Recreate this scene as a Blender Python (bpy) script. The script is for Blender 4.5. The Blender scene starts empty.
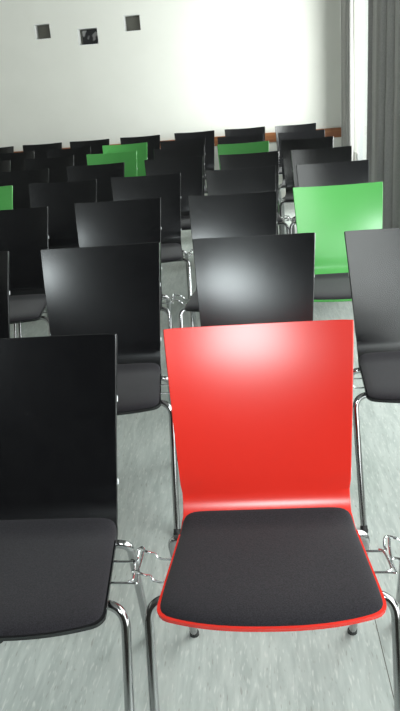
import bpy, bmesh, math, random
from mathutils import Vector, Matrix

random.seed(7)
sc = bpy.context.scene
COL = sc.collection

# ------------------------------------------------------------------ camera
cam_data = bpy.data.cameras.new('camera')
cam_data.sensor_fit = 'VERTICAL'
cam_data.sensor_height = 36.0
cam_data.lens = 37.105
cam_data.clip_start = 0.05
cam = bpy.data.objects.new('camera', cam_data)
COL.objects.link(cam)
right = Vector((0.995569, 0.056312, -0.075307))
up = Vector((0.050326, 0.357422, 0.932586))
back = Vector((0.079432, -0.932244, 0.353004))
M = Matrix((right, up, back)).transposed().to_4x4()
M.translation = Vector((0, 0, 1.4786))
cam.matrix_world = M
sc.camera = cam

# ------------------------------------------------------------------ view, world
sc.view_settings.view_transform = 'Standard'
sc.view_settings.look = 'None'
sc.view_settings.gamma = 1
sc.view_settings.use_curve_mapping = False
sc.view_settings.exposure = 0.0
world = bpy.data.worlds.new('overcast_sky')
sc.world = world
world.use_nodes = True
wn = world.node_tree.nodes
wn['Background'].inputs[0].default_value = (0.93, 0.97, 1.0, 1)
wn['Background'].inputs[1].default_value = 1.6
sc.cycles.use_denoising = True
sc.cycles.max_bounces = 8
sc.cycles.diffuse_bounces = 5
sc.cycles.sample_clamp_indirect = 6


def area(name, loc, rot, sx, sy, watts, color):
    l = bpy.data.lights.new(name, 'AREA')
    l.shape = 'RECTANGLE'
    l.size = sx
    l.size_y = sy
    l.energy = watts
    l.color = color
    o = bpy.data.objects.new(name, l)
    COL.objects.link(o)
    o.location = loc
    o.rotation_euler = rot
    return o


R = math.radians
# daylight through the window behind the camera (points to +Y)
area('daylight_front', (0.10, -1.62, 2.80), (R(90), 0, 0), 0.8, 0.9, 100, (0.93, 0.965, 1.0))
# daylight through the long window in the right wall (points to -X)
area('daylight_right', (1.36, 2.3, 1.48), (R(90), 0, R(90)), 5.4, 2.3, 190, (1.0, 0.99, 0.975))
# daylight through the far right window
area('daylight_far', (1.36, 7.5, 1.6), (R(90), 0, R(90)), 1.1, 1.9, 150, (1.0, 0.99, 0.975))


# ------------------------------------------------------------------ materials
def mat(name, color, rough=0.5, metal=0.0, spec=0.5, coat=0.0, coat_rough=0.1, sheen=0.0):
    m = bpy.data.materials.new(name)
    m.use_nodes = True
    b = m.node_tree.nodes['Principled BSDF']
    b.inputs['Base Color'].default_value = (*color, 1)
    b.inputs['Roughness'].default_value = rough
    b.inputs['Metallic'].default_value = metal
    b.inputs['Specular IOR Level'].default_value = spec
    b.inputs['Coat Weight'].default_value = coat
    b.inputs['Coat Roughness'].default_value = coat_rough
    b.inputs['Sheen Weight'].default_value = sheen
    return m


def nd(m, kind, **kw):
    n = m.node_tree.nodes.new(kind)
    for k, v in kw.items():
        setattr(n, k, v)
    return n


def lk(m, a, b):
    m.node_tree.links.new(a, b)


def add_noise_color(m, c0, c1, scale, detail=3, stretch=(1, 1, 1), bump=0.0, lo=0.35, hi=0.65, dist=0.002):
    b = m.node_tree.nodes['Principled BSDF']
    tc = nd(m, 'ShaderNodeTexCoord')
    mp = nd(m, 'ShaderNodeMapping')
    mp.inputs['Scale'].default_value = stretch
    lk(m, tc.outputs['Object'], mp.inputs['Vector'])
    nz = nd(m, 'ShaderNodeTexNoise')
    nz.inputs['Scale'].default_value = scale
    nz.inputs['Detail'].default_value = detail
    lk(m, mp.outputs['Vector'], nz.inputs['Vector'])
    cr = nd(m, 'ShaderNodeValToRGB')
    cr.color_ramp.elements[0].position = lo
    cr.color_ramp.elements[0].color = (*c0, 1)
    cr.color_ramp.elements[1].position = hi
    cr.color_ramp.elements[1].color = (*c1, 1)
    lk(m, nz.outputs['Fac'], cr.inputs['Fac'])
    lk(m, cr.outputs['Color'], b.inputs['Base Color'])
    if bump:
        bp = nd(m, 'ShaderNodeBump')
        bp.inputs['Strength'].default_value = bump
        bp.inputs['Distance'].default_value = dist
        lk(m, nz.outputs['Fac'], bp.inputs['Height'])
        lk(m, bp.outputs['Normal'], b.inputs['Normal'])
    return cr, nz, mp


M_BLACK = mat('black_lacquer', (0.007, 0.007, 0.009), 0.25, spec=0.6)
add_noise_color(M_BLACK, (0.003, 0.003, 0.004), (0.005, 0.005, 0.006), 60, 2, (1, 1, 0.15))
M_RED = mat('red_lacquer', (0.66, 0.024, 0.014), 0.25, spec=0.6)
M_GREEN = mat('green_lacquer', (0.082, 0.36, 0.082), 0.25, spec=0.6)
M_CHROME = mat('chrome', (0.42, 0.42, 0.425), 0.10, metal=1.0)
M_WIRE = mat('bright_wire', (0.66, 0.67, 0.68), 0.2, metal=1.0)
M_RUBBER = mat('black_plastic', (0.012, 0.012, 0.012), 0.5)
M_NUB = mat('clear_nub', (0.75, 0.76, 0.78), 0.25)
M_FABRIC = mat('charcoal_upholstery', (0.02, 0.019, 0.021), 0.95, spec=0.2, sheen=0.15)
add_noise_color(M_FABRIC, (0.010, 0.009, 0.0112), (0.023, 0.0205, 0.0255), 380, 3, (1, 1, 1), bump=0.35, dist=0.001)
M_WALL = mat('painted_plaster', (0.76, 0.775, 0.73), 0.6, spec=0.25)
add_noise_color(M_WALL, (0.80, 0.795, 0.745), (0.82, 0.815, 0.765), 3, 4, (1, 1, 1))
M_CEIL = mat('grey_ceiling', (0.20, 0.20, 0.195), 0.8)
M_FRONT = mat('dark_front_wall', (0.04, 0.035, 0.03), 0.6)  # unseen front wall, colour made dark to keep reflections in the chairs low
M_WOOD = mat('orange_brown_wood', (0.30, 0.11, 0.035), 0.45)
add_noise_color(M_WOOD, (0.24, 0.075, 0.022), (0.38, 0.145, 0.05), 14, 5, (0.12, 1, 3))
M_CURT = mat('grey_curtain', (0.2, 0.197, 0.194), 0.9, sheen=0.2, spec=0.15)
add_noise_color(M_CURT, (0.40, 0.39, 0.385), (0.48, 0.47, 0.455), 220, 2, (1, 1, 0.4))
M_FRAME = mat('white_window_frame', (0.75, 0.75, 0.74), 0.4)
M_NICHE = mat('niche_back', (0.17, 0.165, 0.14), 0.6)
M_METAL = mat('rail_metal', (0.6, 0.6, 0.6), 0.35, metal=1.0)

# sheer: cream voile, part transparent
M_SHEER = mat('cream_voile', (0.82, 0.80, 0.73), 0.9, spec=0.1)
_b = M_SHEER.node_tree.nodes['Principled BSDF']
_o = M_SHEER.node_tree.nodes['Material Output']
_tl = nd(M_SHEER, 'ShaderNodeBsdfTranslucent')
_tl.inputs['Color'].default_value = (0.87, 0.85, 0.79, 1)
_mx = nd(M_SHEER, 'ShaderNodeMixShader')
_mx.inputs['Fac'].default_value = 0.85
lk(M_SHEER, _b.outputs[0], _mx.inputs[1])
lk(M_SHEER, _tl.outputs[0], _mx.inputs[2])
_tp = nd(M_SHEER, 'ShaderNodeBsdfTransparent')
_m3 = nd(M_SHEER, 'ShaderNodeMixShader')
_m3.inputs['Fac'].default_value = 0.5
lk(M_SHEER, _mx.outputs[0], _m3.inputs[1])
lk(M_SHEER, _tp.outputs[0], _m3.inputs[2])
lk(M_SHEER, _m3.outputs[0], _o.inputs['Surface'])

# glass: thin pane
M_GLASS = bpy.data.materials.new('window_glass')
M_GLASS.use_nodes = True
_nt = M_GLASS.node_tree
_nt.nodes.remove(_nt.nodes['Principled BSDF'])
_tr = nd(M_GLASS, 'ShaderNodeBsdfTransparent')
_tr.inputs['Color'].default_value = (0.95, 0.98, 0.97, 1)
_gl = nd(M_GLASS, 'ShaderNodeBsdfGlossy')
_gl.inputs['Roughness'].default_value = 0.02
_mx = nd(M_GLASS, 'ShaderNodeMixShader')
_mx.inputs['Fac'].default_value = 0.06
lk(M_GLASS, _tr.outputs[0], _mx.inputs[1])
lk(M_GLASS, _gl.outputs[0], _mx.inputs[2])
lk(M_GLASS, _mx.outputs[0], _nt.nodes['Material Output'].inputs['Surface'])

# floor: streaked grey-green linoleum with welded seams
M_FLOOR = mat('streaked_linoleum', (0.40, 0.43, 0.40), 0.28, spec=0.5)
_cr, _nz, _mp = add_noise_color(M_FLOOR, (0.42, 0.462, 0.44), (0.56, 0.60, 0.57), 46, 4, (1, 0.13, 1), lo=0.32, hi=0.68)
_nz.inputs['Distortion'].default_value = 0.8
_b = M_FLOOR.node_tree.nodes['Principled BSDF']
_tc = nd(M_FLOOR, 'ShaderNodeTexCoord')
_m2 = nd(M_FLOOR, 'ShaderNodeMapping')
_m2.inputs['Scale'].default_value = (1, 0.16, 1)
_m2.inputs['Rotation'].default_value = (0, 0, 0.10)
lk(M_FLOOR, _tc.outputs['Object'], _m2.inputs['Vector'])
_v = nd(M_FLOOR, 'ShaderNodeTexNoise')
_v.inputs['Scale'].default_value = 150
_v.inputs['Detail'].default_value = 1
lk(M_FLOOR, _m2.outputs['Vector'], _v.inputs['Vector'])
_r2 = nd(M_FLOOR, 'ShaderNodeValToRGB')
_r2.color_ramp.elements[0].position = 0.60
_r2.color_ramp.elements[0].color = (0, 0, 0, 1)
_r2.color_ramp.elements[1].position = 0.72
_r2.color_ramp.elements[1].color = (0.75, 0.75, 0.75, 1)
lk(M_FLOOR, _v.outputs['Fac'], _r2.inputs['Fac'])
_mixc = nd(M_FLOOR, 'ShaderNodeMix', data_type='RGBA')
lk(M_FLOOR, _r2.outputs['Color'], _mixc.inputs['Factor'])
lk(M_FLOOR, _cr.outputs['Color'], _mixc.inputs['A'])
_mixc.inputs['B'].default_value = (0.68, 0.70, 0.665, 1)
# dark short flecks
_r3 = nd(M_FLOOR, 'ShaderNodeValToRGB')
_r3.color_ramp.elements[0].position = 0.27
_r3.color_ramp.elements[0].color = (0.8, 0.8, 0.8, 1)
_r3.color_ramp.elements[1].position = 0.33
_r3.color_ramp.elements[1].color = (0, 0, 0, 1)
lk(M_FLOOR, _v.outputs['Fac'], _r3.inputs['Fac'])
_mixd = nd(M_FLOOR, 'ShaderNodeMix', data_type='RGBA')
lk(M_FLOOR, _r3.outputs['Color'], _mixd.inputs['Factor'])
lk(M_FLOOR, _mixc.outputs['Result'], _mixd.inputs['A'])
_mixd.inputs['B'].default_value = (0.34, 0.35, 0.32, 1)
# seam lines every 2 m at x = 0.293 (+2k)
_sx = nd(M_FLOOR, 'ShaderNodeSeparateXYZ')
lk(M_FLOOR, _tc.outputs['Object'], _sx.inputs[0])
_a = nd(M_FLOOR, 'ShaderNodeMath', operation='ADD')
_a.inputs[1].default_value = 10.0 - 0.293 + 1.0
lk(M_FLOOR, _sx.outputs['X'], _a.inputs[0])
_mo = nd(M_FLOOR, 'ShaderNodeMath', operation='MODULO')
_mo.inputs[1].default_value = 2.0
lk(M_FLOOR, _a.outputs[0], _mo.inputs[0])
_su = nd(M_FLOOR, 'ShaderNodeMath', operation='SUBTRACT')
_su.inputs[1].default_value = 1.0
lk(M_FLOOR, _mo.outputs[0], _su.inputs[0])
_ab = nd(M_FLOOR, 'ShaderNodeMath', operation='ABSOLUTE')
lk(M_FLOOR, _su.outputs[0], _ab.inputs[0])
_lt = nd(M_FLOOR, 'ShaderNodeMath', operation='LESS_THAN')
_lt.inputs[1].default_value = 0.0013
lk(M_FLOOR, _ab.outputs[0], _lt.inputs[0])
_mixs = nd(M_FLOOR, 'ShaderNodeMix', data_type='RGBA')
lk(M_FLOOR, _lt.outputs[0], _mixs.inputs['Factor'])
lk(M_FLOOR, _mixd.outputs['Result'], _mixs.inputs['A'])
_mixs.inputs['B'].default_value = (0.12, 0.12, 0.10, 1)
lk(M_FLOOR, _mixs.outputs['Result'], _b.inputs['Base Color'])


# ------------------------------------------------------------------ helpers
def tag(o, label=None, cat=None, group=None, kind=None):
    if label:
        o['label'] = label
    if cat:
        o['category'] = cat
    if group:
        o['group'] = group
    if kind:
        o['kind'] = kind
    return o


def finish(name, bm, material, parent=None, smooth=True, sharp=40):
    bmesh.ops.recalc_face_normals(bm, faces=bm.faces)
    for f in bm.faces:
        f.smooth = smooth
    for e in bm.edges:
        if len(e.link_faces) == 2 and e.calc_face_angle(0) > R(sharp):
            e.smooth = False
    me = bpy.data.meshes.new(name)
    bm.to_mesh(me)
    bm.free()
    me.materials.append(material)
    o = bpy.data.objects.new(name, me)
    COL.objects.link(o)
    if parent:
        o.parent = parent
    return o


def empty(name, loc, rz=0.0):
    o = bpy.data.objects.new(name, None)
    COL.objects.link(o)
    o.empty_display_size = 0.1
    o.location = loc
    o.rotation_euler = (0, 0, rz)
    return o


def box(bm, x0, x1, y0, y1, z0, z1, bevel=0.0):
    v = [bm.verts.new((x, y, z)) for x in (x0, x1) for y in (y0, y1) for z in (z0, z1)]
    fs = [(0, 1, 3, 2), (4, 6, 7, 5), (0, 4, 5, 1), (2, 3, 7, 6), (0, 2, 6, 4), (1, 5, 7, 3)]
    faces = [bm.faces.new([v[i] for i in f]) for f in fs]
    if bevel:
        es = list({e for f in faces for e in f.edges})
        bmesh.ops.bevel(bm, geom=es, offset=bevel, segments=2, affect='EDGES', profile=0.5)


def catmull(pts, n=6):
    P = [Vector(p) for p in pts]
    P = [P[0] * 2 - P[1]] + P + [P[-1] * 2 - P[-2]]
    out = []
    for i in range(1, len(P) - 2):
        a, b, c, d = P[i - 1], P[i], P[i + 1], P[i + 2]
        for k in range(n):
            t = k / n
            out.append(0.5 * ((2 * b) + (c - a) * t + (2 * a - 5 * b + 4 * c - d) * t * t + (3 * b - a - 3 * c + d) * t ** 3))
    out.append(P[-2].copy())
    return out


def fillet(pts, rad, n=6):
    """polyline with rounded corners"""
    P = [Vector(p) for p in pts]
    out = [P[0]]
    for i in range(1, len(P) - 1):
        a, b, c = P[i - 1], P[i], P[i + 1]
        r = min(rad, (a - b).length * 0.49, (c - b).length * 0.49)
        s = b + (a - b).normalized() * r
        e = b + (c - b).normalized() * r
        for k in range(n + 1):
            t = k / n
            out.append(s * (1 - t) ** 2 + b * 2 * t * (1 - t) + e * t * t)
    out.append(P[-1])
    return out


def sweep(bm, path, r, n=10):
    rings = []
    t0 = (path[1] - path[0]).normalized()
    ref = Vector((0, 0, 1)) if abs(t0.z) < 0.9 else Vector((1, 0, 0))
    nrm = t0.cross(ref).normalized()
    for i, p in enumerate(path):
        if i == 0:
            t = path[1] - path[0]
        elif i == len(path) - 1:
            t = path[-1] - path[-2]
        else:
            t = path[i + 1] - path[i - 1]
        t.normalize()
        nrm = (nrm - t * nrm.dot(t)).normalized()
        b = t.cross(nrm)
        rings.append([bm.verts.new(p + (nrm * math.cos(2 * math.pi * k / n) + b * math.sin(2 * math.pi * k / n)) * r) for k in range(n)])
    for a, b in zip(rings, rings[1:]):
        for k in range(n):
            bm.faces.new((a[k], a[(k + 1) % n], b[(k + 1) % n], b[k]))
    bm.faces.new(rings[0])
    bm.faces.new(rings[-1])


def slab(bm, top, thick, bevel=0.002):
    """grid of points (rows of equal length) thickened along -normal"""
    nr, nc = len(top), len(top[0])

    def N(i, j):
        a = top[min(i + 1, nr - 1)][j] - top[max(i - 1, 0)][j]
        b = top[i][min(j + 1, nc - 1)] - top[i][max(j - 1, 0)]
        return b.cross(a).normalized()
    tv = [[bm.verts.new(p) for p in row] for row in top]
    bv = [[bm.verts.new(top[i][j] - N(i, j) * thick) for j in range(nc)] for i in range(nr)]
    for i in range(nr - 1):
        for j in range(nc - 1):
            bm.faces.new((tv[i][j], tv[i][j + 1], tv[i + 1][j + 1], tv[i + 1][j]))
            bm.faces.new((bv[i][j], bv[i + 1][j], bv[i + 1][j + 1], bv[i][j + 1]))
    rim = [(0, j) for j in range(nc)] + [(i, nc - 1) for i in range(1, nr)] + [(nr - 1, j) for j in range(nc - 2, -1, -1)] + [(i, 0) for i in range(nr - 2, 0, -1)]
    for k in range(len(rim)):
        a, b = rim[k], rim[(k + 1) % len(rim)]
        bm.faces.new((tv[a[0]][a[1]], bv[a[0]][a[1]], bv[b[0]][b[1]], tv[b[0]][b[1]]))
    bmesh.ops.recalc_face_normals(bm, faces=bm.faces)
    if bevel:
        es = [e for e in bm.edges if len(e.link_faces) == 2 and e.calc_face_angle(0) > R(60)]
        bmesh.ops.bevel(bm, geom=es, offset=bevel, segments=2, affect='EDGES', profile=0.5, clamp_overlap=True)


# ------------------------------------------------------------------ room shell
XW, YB, XL, YF, ZC = 1.22, 8.90, -5.2, -1.5, 3.5   # right wall, back wall, left wall, front wall, ceiling

bm = bmesh.new()
box(bm, XL - 0.2, XW + 0.25, YF - 0.2, YB + 0.3, -0.1, 0.0)
tag(finish('floor', bm, M_FLOOR, smooth=False), 'streaked grey green linoleum floor', kind='structure')
bm = bmesh.new()
box(bm, XL - 0.2, XW + 0.25, YF - 0.2, YB + 0.3, ZC, ZC + 0.1)
tag(finish('ceiling', bm, M_CEIL, smooth=False), 'plain grey ceiling', kind='structure')
bm = bmesh.new()
box(bm, XL - 0.2, XL, YF - 0.2, YB + 0.3, 0, ZC)
tag(finish('wall_left', bm, M_WALL, smooth=False), 'plain white left wall', kind='structure')


def wall_with_holes(bm, u0, u1, holes, put):
    """vertical strips of wall between and above/below holes (u0,u1,z0,z1)"""
    us = sorted({u0, u1} | {h[0] for h in holes} | {h[1] for h in holes})
    for a, b in zip(us, us[1:]):
        hs = sorted([(h[2], h[3]) for h in holes if h[0] <= a + 1e-6 and h[1] >= b - 1e-6])
        z = 0.0
        for (p, q) in hs:
            put(a, b, z, p)
            z = q
        put(a, b, z, ZC)


NICHES = [(-2.328, -2.147, 2.021, 2.180), (-1.844, -1.614, 1.923, 2.098), (-1.309, -1.121, 2.024, 2.192)]
bm = bmesh.new()
wall_with_holes(bm, XL, XW + 0.25, NICHES, lambda a, b, z, q: box(bm, a, b, YB, YB + 0.22, z, q))
bmesh.ops.remove_doubles(bm, verts=bm.verts, dist=1e-5)
tag(finish('wall_back', bm, M_WALL, smooth=False), 'white back wall with three small square niches', kind='structure')

WIN_R = (-0.5, 5.1, 0.30, 2.65)       # long window beside the front rows
WIN_F = (6.35, 8.80, 0.40, 2.65)      # window between the curtains
bm = bmesh.new()
wall_with_holes(bm, YF, YB, [WIN_R, WIN_F], lambda a, b, z, q: box(bm, XW, XW + 0.1, a, b, z, q))
tag(finish('wall_right', bm, M_WALL, smooth=False), 'white right wall pierced by windows', kind='structure')
WIN_B = (-0.40, 0.56, 2.30, 3.30)        # window behind the photographer
bm = bmesh.new()
wall_with_holes(bm, XL, XW, [WIN_B], lambda a, b, z, q: box(bm, a, b, YF - 0.2, YF, z, q))
tag(finish('wall_front', bm, M_FRONT, smooth=False), 'dark front wall with a window', kind='structure')


def window_x(name, w, mullions, label):
    y0, y1, z0, z1 = w
    root = empty(name, (XW + 0.055, (y0 + y1) / 2, z0))
    tag(root, label, kind='structure')
    bm = bmesh.new()
    c = (y0 + y1) / 2
    h = z1 - z0
    f = 0.05
    box(bm, -0.03, 0.03, y0 - c, y1 - c, 0, f)
    box(bm, -0.03, 0.03, y0 - c, y1 - c, h - f, h)
    ys = [y0 + f / 2] + [y0 + (y1 - y0) * k / mullions for k in range(1, mullions)] + [y1 - f / 2]
    for y in ys:
        box(bm, -0.03, 0.03, y - f / 2 - c, y + f / 2 - c, f, h - f)
    finish('window_frame', bm, M_FRAME, root, smooth=False)
    for a, b in zip(ys, ys[1:]):
        bm = bmesh.new()
        box(bm, -0.004, 0.004, a + f / 2 - c, b - f / 2 - c, f, h - f)
        finish('window_pane', bm, M_GLASS, root, smooth=False)


window_x('window_1', WIN_F, 1, 'bright window between the grey curtains')
window_x('window_2', WIN_R, 4, 'long window in the right wall beside the front rows')
root = empty('window_3', ((WIN_B[0] + WIN_B[1]) / 2, YF - 0.08, WIN_B[2]))
tag(root, 'window in the front wall', kind='structure')
w2, hh = (WIN_B[1] - WIN_B[0]) / 2, WIN_B[3] - WIN_B[2]
bm = bmesh.new()
box(bm, -w2, w2, -0.03, 0.03, 0, 0.05)
box(bm, -w2, w2, -0.03, 0.03, hh - 0.05, hh)
for x in (-w2 + 0.025, 0, w2 - 0.025):
    box(bm, x - 0.025, x + 0.025, -0.03, 0.03, 0.05, hh - 0.05)
finish('window_frame', bm, M_FRAME, root, smooth=False)
for s in (-1, 1):
    bm = bmesh.new()
    a, b = sorted((s * 0.025, s * (w2 - 0.05)))
    box(bm, a, b, -0.004, 0.004, 0.05, hh - 0.05)
    finish('window_pane', bm, M_GLASS, root, smooth=False)

# wooden wall rail along the back wall
bm = bmesh.new()
box(bm, XL, XW, YB - 0.022, YB, 0.722, 0.828, bevel=0.004)
tag(finish('trim_1', bm, M_WOOD, smooth=False), 'orange brown wooden rail running along the back wall', kind='structure')
bm = bmesh.new()
box(bm, XL, XW, YB - 0.014, YB, 0.0, 0.07, bevel=0.003)
tag(finish('baseboard_back', bm, M_FRAME, smooth=False), 'baseboard along the back wall', kind='structure')

# niches: recessed plaster boxes, back coloured dark to stand in for dim interiors
LABS = ['small square wall niche, leftmost of the three in the back wall',
        'middle wall niche of the back wall, the one with a picture inside',
        'small square wall niche, rightmost of the three in the back wall']
for k, (x0, x1, z0, z1) in enumerate(NICHES):
    cx, cz = (x0 + x1) / 2, z0
    hw, h = (x1 - x0) / 2, z1 - z0
    root = empty('wall_niche', (cx, YB, cz))
    tag(root, LABS[k], 'niche', 'small niches in the back wall')
    t, d = 0.006, 0.13
    bm = bmesh.new()
    box(bm, -hw, hw, 0.0, d, 0, t)
    box(bm, -hw, hw, 0.0, d, h - t, h)
    box(bm, -hw, -hw + t, 0.0, d, t, h - t)
    box(bm, hw - t, hw, 0.0, d, t, h - t)
    finish('niche_lining', bm, M_FRAME, root, smooth=False)
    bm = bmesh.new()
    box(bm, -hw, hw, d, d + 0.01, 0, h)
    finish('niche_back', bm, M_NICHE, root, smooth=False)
    if k == 1:
        mp_ = mat('grey_print', (0.05, 0.05, 0.05), 0.5)
        cr_, nz_, _ = add_noise_color(mp_, (0.015, 0.015, 0.017), (0.38, 0.37, 0.37), 11, 1, (1, 1, 1), lo=0.50, hi=0.58)
        p = empty('picture', (cx + 0.012, YB + d - 0.012, z0 + t))
        tag(p, 'small dark picture with pale patches standing inside the middle wall niche', 'picture')
        bm = bmesh.new()
        box(bm, -hw + 0.02, hw - 0.022, -0.004, 0.004, 0.0, h - 0.02)
        finish('print', bm, mp_, p, smooth=False)
        bm = bmesh.new()
        a, b, c2 = -hw + 0.016, hw - 0.018, h - 0.018
        box(bm, a, b, -0.007, -0.004, 0.0, 0.005)
        box(bm, a, b, -0.007, -0.004, c2 - 0.005, c2)
        box(bm, a, a + 0.005, -0.007, -0.004, 0.005, c2 - 0.005)
        box(bm, b - 0.005, b, -0.007, -0.004, 0.005, c2 - 0.005)
        finish('picture_frame', bm, M_RUBBER, p, smooth=False)


# ------------------------------------------------------------------ curtains
def curtain(name, y0, y1, x, z0, z1, amp, period, material, label, cat, group=None, seed=1, flare=0.0, thick=0.003):
    rnd = random.Random(seed)
    # phases accumulate irregularly for natural pleats
    root = empty(name, (x, (y0 + y1) / 2, z0))
    tag(root, label, cat, group)
    n = int((y1 - y0) / 0.012)
    ph, phs, am = 0.0, [], []
    loc_p, a_loc = period, 1.0
    for i in range(n + 1):
        if i % 12 == 0:
            loc_p = period * rnd.uniform(0.65, 1.5)
            a_loc = rnd.uniform(0.45, 1.15)
        ph += 2 * math.pi * ((y1 - y0) / n) / loc_p
        phs.append(ph)
        am.append(a_loc)
    am = [sum(am[max(0, i - 6):i + 7]) / len(am[max(0, i - 6):i + 7]) for i in range(n + 1)]
    rows = []
    nz = 14
    for j in range(nz + 1):
        t = j / nz
        z = (z1 - z0) * t
        row = []
        for i in range(n + 1):
            y = y0 + (y1 - y0) * i / n - (y0 + y1) / 2
            y *= 1 + flare * (1 - t) ** 1.5
            a = amp * am[i] * (1.0 - 0.25 * t)
            s = 1 - 2 * abs(math.sin(0.5 * phs[i] + 0.12 * math.sin(3 * t + i * 0.02))) ** 0.8
            xx = min(0.085, a * (s + 0.16 * math.sin(2 * phs[i] + 1.1)))
            row.append(Vector((xx, y + 0.3 * a * math.cos(phs[i]), z)))
        rows.append(row)
    bm = bmesh.new()
    slab(bm, rows, thick, bevel=0)
    finish('curtain_cloth', bm, material, root, sharp=70)
    return root


curtain('curtain', 4.75, 6.71, 1.10, 0.03, 2.86, 0.085, 0.30, M_CURT,
        'wide charcoal grey pleated curtain hanging at the right edge, nearer one', 'curtain', 'grey curtains by the window', seed=5)
curtain('curtain', 8.17, 8.89, 1.108, 0.03, 2.86, 0.035, 0.12, M_CURT,
        'narrow charcoal grey pleated curtain hanging in the corner by the back wall', 'curtain', 'grey curtains by the window', seed=9)
curtain('sheer_curtain', 8.36, 8.55, 1.185, 0.58, 2.86, 0.006, 0.085, M_SHEER,
        'cream sheer curtain hanging in the bright window between the grey curtains', 'curtain', seed=3, flare=0.9, thick=0.0015)
root = empty('curtain_rail', (1.12, 4.2, 2.88))
tag(root, 'metal curtain rail above the window in the right wall', 'rail')
bm = bmesh.new()
sweep(bm, [Vector((0, -4.7, 0)), Vector((0, 4.68, 0))], 0.014)
finish('rail_tube', bm, M_METAL, root)
for y in (-4.5, -1.5, 1.2, 3.2, 4.6):
    bm = bmesh.new()
    box(bm, 0.0, XW - 1.12, y - 0.012, y + 0.012, -0.012, 0.012)
    finish('wall_bracket', bm, M_METAL, root, smooth=False)

# ------------------------------------------------------------------ chair
ZS = 0.455                      # top of the moulded shell's seat
BDIR = Vector((0, 0.1237, 0.4345)).normalized()     # up along the back
BN = Vector((0, BDIR.z, -BDIR.y))                   # rearward normal of the back
CORNER = Vector((0, 0.1564, ZS + 0.013))
TOP = Vector((0, 0.2848, 0.9185))
LEN = (TOP - CORNER).length


def half_width_seat(y):
    return 0.204 + (0.161 - y) / 0.3365 * 0.0300


def front_y(x):
    return -0.2275 + 0.040 * (abs(x) / 0.23) ** 2.4


def seat_point(u, t, inset=0.0, lift=0.0, rear=0.088):
    """u -1..1 across, t 0 rear .. 1 front"""
    yc = rear + (-0.2 - rear) * t
    w = half_width_seat(yc) - inset
    rr = 0.025 - inset
    d = (1 - t) * 0.285
    if d < rr:                      # rounded front corner
        w -= rr * (1 - math.sqrt(max(0.0, 1 - (1 - d / rr) ** 2)))
    x = u * w
    y = rear + (front_y(x) + inset * 0.8 - rear) * t
    z = ZS + lift - 0.006 * max(0.0, (t - 0.75) / 0.25) ** 2
    return Vector((x, y, z))


NC = 18
US = [-1 + 2 * j / NC for j in range(NC + 1)]


def backrest_bm():
    prof = []
    tl = 0.060
    s = Vector((0, 0.088, ZS))
    e = CORNER + BDIR * tl
    for k in range(9):
        t = k / 8
        prof.append((s * (1 - t) ** 2 + CORNER * 2 * t * (1 - t) + e * t * t, 0.0))
    nb = 18
    for k in range(1, nb + 1):
        d = tl + (LEN - tl) * k / nb
        prof.append((CORNER + BDIR * d, d))
    rows = []
    for i, (p, d) in enumerate(prof):
        q = d / LEN
        if d == 0:
            w = half_width_seat(p.y) if i < 4 else 0.204
            w = max(w, 0.204)
        else:
            w = 0.204 + (0.2277 - 0.204) * max(0, (d - 0.03) / (LEN - 0.03))
        c = 0.030 * q
        row = []
        for u in US:
            uu = u
            pt = p + BN * (c * (1 - u * u) - (0.048 * q * (1 - q) if d > 0 else 0))
            # rounded top corners
            if i == len(prof) - 1:
                pt = pt - BDIR * (0.0015 if abs(u) == 1 else 0)
                if abs(u) == 1:
                    uu = u * 0.997
            row.append(Vector((uu * w, pt.y, pt.z)))
        rows.append(row)
    bm = bmesh.new()
    slab(bm, rows, 0.010, 0.0012)
    return bm


def seat_bm():
    rows = []
    for i in range(15):
        t = i / 14
        rows.append([seat_point(-math.cos(math.pi * j / 24), math.sin(0.5 * math.pi * t)) for j in range(25)])
    bm = bmesh.new()
    slab(bm, rows, 0.010, 0.0012)
    return bm


def pad_bm():
    """upholstered pad: domed top with a rolled edge, following the shell and rising a little into the bend"""
    def base(u, t):
        p = seat_point(u, t, inset=0.0015, lift=0.0, rear=0.162)
        # rear corners rounded
        if t < 0.12:
            k = (1 - t / 0.12)
            p.x *= 1 - 0.04 * k ** 2.2
        # follow the bend upward at the rear
        if p.y > 0.085:
            p.z += 0.022 * ((p.y - 0.085) / 0.077) ** 2
        return p
    n, m = 26, 26
    rows = []
    for i in range(m + 1):
        t = 0.5 - 0.5 * math.cos(math.pi * i / m)
        row = []
        for j in range(n + 1):
            u = -math.cos(math.pi * j / n)
            p = base(u, t)
            e = (1 - abs(u) ** 12) * (1 - abs(2 * t - 1) ** 14)
            p.z += 0.0035 + 0.0165 * max(0.0, e) ** 0.45
            row.append(p)
        rows.append(row)
    bm = bmesh.new()
    tv = [[bm.verts.new(p) for p in r] for r in rows]
    bv = [[bm.verts.new(base(-math.cos(math.pi * j / n), 0.5 - 0.5 * math.cos(math.pi * i / m)) + Vector((0, 0, 0.0005))) for j in range(n + 1)] for i in range(m + 1)]
    for i in range(m):
        for j in range(n):
            bm.faces.new((tv[i][j], tv[i][j + 1], tv[i + 1][j + 1], tv[i + 1][j]))
            bm.faces.new((bv[i][j], bv[i + 1][j], bv[i + 1][j + 1], bv[i][j + 1]))
    rim = [(0, j) for j in range(n + 1)] + [(i, n) for i in range(1, m + 1)] + [(m, j) for j in range(n - 1, -1, -1)] + [(i, 0) for i in range(m - 1, 0, -1)]
    for k in range(len(rim)):
        a, b = rim[k], rim[(k + 1) % len(rim)]
        bm.faces.new((tv[a[0]][a[1]], bv[a[0]][a[1]], bv[b[0]][b[1]], tv[b[0]][b[1]]))
    return bm


FOOT_F = (0.258, -0.266)
FOOT_R = (0.222, 0.273)
TR = 0.011
ZT = 0.4325


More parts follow.
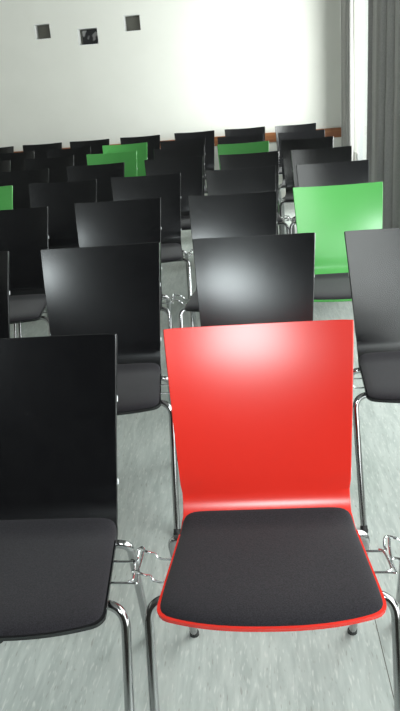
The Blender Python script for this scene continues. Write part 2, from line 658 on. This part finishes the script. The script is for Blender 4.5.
def leg_path(front, s):
    if front:
        pts = [(0.17, -0.085, ZT), (0.262, -0.095, ZT), (0.2575, -0.262, 0.03)]
        pts = [(0.165, -0.092, ZT), (0.263, -0.112, ZT + 0.004), (FOOT_F[0], FOOT_F[1] + 0.007, 0.014)]
    else:
        pts = [(0.165, 0.118, ZT), (0.236, 0.114, ZT + 0.004), (FOOT_R[0], FOOT_R[1] - 0.007, 0.014)]
    p = fillet(pts, 0.055, 9)
    return [Vector((s * v.x, v.y, v.z)) for v in p]


def leg_bm(front, s):
    bm = bmesh.new()
    sweep(bm, leg_path(front, s), TR, 12)
    return bm


def foot_bm(front, s):
    f = FOOT_F if front else FOOT_R
    p = leg_path(front, s)
    d = (p[-1] - p[-2]).normalized()
    a = p[-1] - d * 0.006
    b = Vector((s * f[0], f[1], 0.004))
    bm = bmesh.new()
    sweep(bm, [a, a + (b - a) * 0.5, b], 0.0125, 12)
    sweep(bm, [Vector((b.x, b.y, 0.009)), Vector((b.x, b.y, 0.0002))], 0.0135, 12)
    return bm


def frame_bm():
    bm = bmesh.new()
    sweep(bm, [Vector((-0.166, -0.092, ZT)), Vector((0.166, -0.092, ZT))], TR, 12)
    sweep(bm, [Vector((-0.166, 0.118, ZT)), Vector((0.166, 0.118, ZT))], TR, 12)
    for s in (-1, 1):
        sweep(bm, [Vector((s * 0.13, -0.092, ZT - 0.004)), Vector((s * 0.13, 0.118, ZT - 0.004))], 0.008, 8)
    return bm


def bracket_bm(side):
    bm = bmesh.new()
    z = 0.4405
    r = 0.0031
    if side > 0:      # loop with a raised eye
        loop = [(0.185, 0.040, z), (0.262, 0.038, z), (0.266, 0.050, z + 0.004), (0.270, 0.068, z + 0.014), (0.279, 0.066, z + 0.016),
                (0.277, 0.045, z + 0.006), (0.274, 0.0, z), (0.277, -0.030, z), (0.276, -0.042, z), (0.262, -0.040, z), (0.185, -0.038, z)]
        sweep(bm, catmull(loop, 5), r, 7)
        sweep(bm, catmull([(0.252, 0.040, z + 0.003), (0.262, 0.028, z + 0.004), (0.268, -0.030, z + 0.004), (0.258, -0.040, z + 0.003)], 5), r * 0.9, 7)
    else:             # two prongs ending in hooks
        for y in ((0.024,) if side == -1 else (-0.058,)):
            h = [(-0.185, y, z), (-0.248, y + 0.001, z + 0.002), (-0.262, y + 0.005, z + 0.014), (-0.274, y - 0.004, z + 0.0245), (-0.288, y + 0.003, z + 0.027),
                 (-0.298, y + 0.010, z + 0.025), (-0.304, y + 0.006, z + 0.024)]
            sweep(bm, catmull(h, 5), r, 7)
    return bm


def nub_bm(s, q):
    d = LEN * q
    w = 0.204 + 0.0237 * max(0, (d - 0.03) / (LEN - 0.03))
    p = CORNER + BDIR * d + BN * 0.004
    bm = bmesh.new()
    sweep(bm, [Vector((s * (w - 0.002), p.y, p.z)) - BDIR * 0.007, Vector((s * w, p.y, p.z)) - BDIR * 0.006, Vector((s * (w + 0.0005), p.y, p.z)) + BDIR * 0.006, Vector((s * (w - 0.002), p.y, p.z)) + BDIR * 0.007], 0.0022, 8)
    return bm


def make_chair(material, padlabel):
    root = empty('stacking_chair', (0, 0, 0))
    finish('backrest', backrest_bm(), material, root, sharp=18)
    st = finish('seat', seat_bm(), material, root, sharp=18)
    pd = finish('seat_pad', pad_bm(), M_FABRIC, root, sharp=80)
    if padlabel:
        pd['label'] = padlabel
    finish('under_seat_frame', frame_bm(), M_CHROME, root)
    for front in (True, False):
        for s in (-1, 1):
            lg = finish('leg', leg_bm(front, s), M_CHROME, root)
            finish('foot_cap', foot_bm(front, s), M_RUBBER, lg)
    finish('linking_bracket', bracket_bm(1), M_WIRE, root)
    finish('linking_hook', bracket_bm(-1), M_WIRE, root)
    finish('linking_hook', bracket_bm(-2), M_WIRE, root)
    for q in (0.66, 0.22):
        for s in (-1, 1):
            finish('edge_buffer', nub_bm(s, q), M_NUB, root)
    return root


def copy_tree(o, parent=None):
    c = o.copy()
    COL.objects.link(c)
    if parent:
        c.parent = parent
    for ch in list(o.children):
        copy_tree(ch, c)
    return c


# (file, row, x, y, turn): file 2 is the red chair's file, row 1 is the front row
CHAIRS = [
    (1, 1, -0.572, 1.377, -0.014), (2, 1, -0.001, 1.388, -0.006), (3, 1, 0.572, 1.410, 0.000),
    (0, 2, -1.161, 2.426, -0.005), (1, 2, -0.573, 2.416, 0.008), (2, 2, -0.010, 2.426, -0.044), (3, 2, 0.575, 2.412, 0.038),
    (0, 3, -1.276, 3.493, 0.010), (1, 3, -0.689, 3.538, 0.011), (2, 3, -0.101, 3.505, -0.033), (3, 3, 0.447, 3.563, 0.000),
    (-1, 4, -1.773, 4.506, 0.006), (0, 4, -1.224, 4.528, -0.021), (1, 4, -0.665, 4.553, 0.026), (2, 4, -0.054, 4.576, 0.003), (3, 4, 0.531, 4.545, 0.006),
    (-1, 5, -1.768, 5.443, 0.003), (0, 5, -1.187, 5.491, -0.007), (1, 5, -0.574, 5.550, 0.020), (2, 5, 0.000, 5.519, -0.019), (3, 5, 0.546, 5.501, -0.018),
    (-2, 6, -2.370, 6.420, 0.010), (-1, 6, -1.790, 6.430, 0.000), (0, 6, -1.211, 6.424, 0.021), (1, 6, -0.612, 6.438, -0.001), (2, 6, -0.045, 6.455, -0.010), (3, 6, 0.515, 6.460, -0.021),
    (-2, 7, -2.390, 7.300, 0.000), (-1, 7, -1.810, 7.310, 0.000), (0, 7, -1.232, 7.315, 0.014), (1, 7, -0.647, 7.327, 0.007), (2, 7, -0.070, 7.310, 0.000), (3, 7, 0.530, 7.305, -0.012),
    (-3, 8, -2.885, 8.215, -0.010), (-2, 8, -2.333, 8.250, -0.008), (-1, 8, -1.784, 8.258, 0.006), (0, 8, -1.212, 8.291, -0.007), (1, 8, -0.596, 8.354, 0.002), (2, 8, -0.026, 8.362, -0.003), (3, 8, 0.540, 8.311, 0.001),
]
GREEN = {(3, 3), (-1, 4), (0, 6), (2, 6), (0, 7)}
RED = {(2, 1)}
SPECIAL = {
    (2, 1): 'bright red chair with a black seat pad in the front row',
    (1, 1): 'large black chair in the front row, left of the red chair',
    (3, 1): 'black chair at the right edge, linked to the right side of the red chair',
    (1, 2): 'black chair in the second row, left of the chair directly behind the red one',
    (2, 2): 'black chair in the second row, directly behind the red chair',
    (3, 2): 'black chair in the second row at the right edge, before the large green one',
    (0, 2): 'black chair in the second row, cut off by the left edge',
    (3, 3): 'large light green chair in the third row, near the curtain on the right',
    (-1, 4): 'green chair cut off by the left edge, in the fourth row',
    (0, 6): 'green chair in the sixth row, front one of the two overlapping greens',
    (0, 7): 'green chair in the seventh row, rear one of the two overlapping greens',
    (2, 6): 'green chair in the sixth row, straight behind the red chair far back',
}
ORD = {3: 'third row from the front', 4: 'fourth row from the front', 5: 'fifth row from the front',
       6: 'third row from the back wall', 7: 'second row from the back wall', 8: 'last row by the back wall'}
FILE = {2: 'in line with the red chair', 1: 'one place left of the red chair\'s line', 3: 'right-hand end of its row',
        0: 'two places left of the red chair\'s line', -1: 'three places left of the red chair\'s line',
        -2: 'four places left of the red chair\'s line', -3: 'five places left of the red chair\'s line'}
GRP = {'black': 'black stacking chairs in rows', 'green': 'green stacking chairs among the black ones', 'red': None}

protos = {}
for (f, r, x, y, a) in CHAIRS:
    k = 'red' if (f, r) in RED else 'green' if (f, r) in GREEN else 'black'
    if k not in protos:
        o = make_chair({'red': M_RED, 'green': M_GREEN, 'black': M_BLACK}[k], 'charcoal fabric seat pad' if k != 'black' else None)
        protos[k] = o
    else:
        o = copy_tree(protos[k])
    o.location = (x, y, 0)
    o.rotation_euler = (0, 0, a)
    tag(o, SPECIAL.get((f, r)) or ('black chair, %s, %s' % (ORD[r], FILE[f])), 'chair', GRP[k])
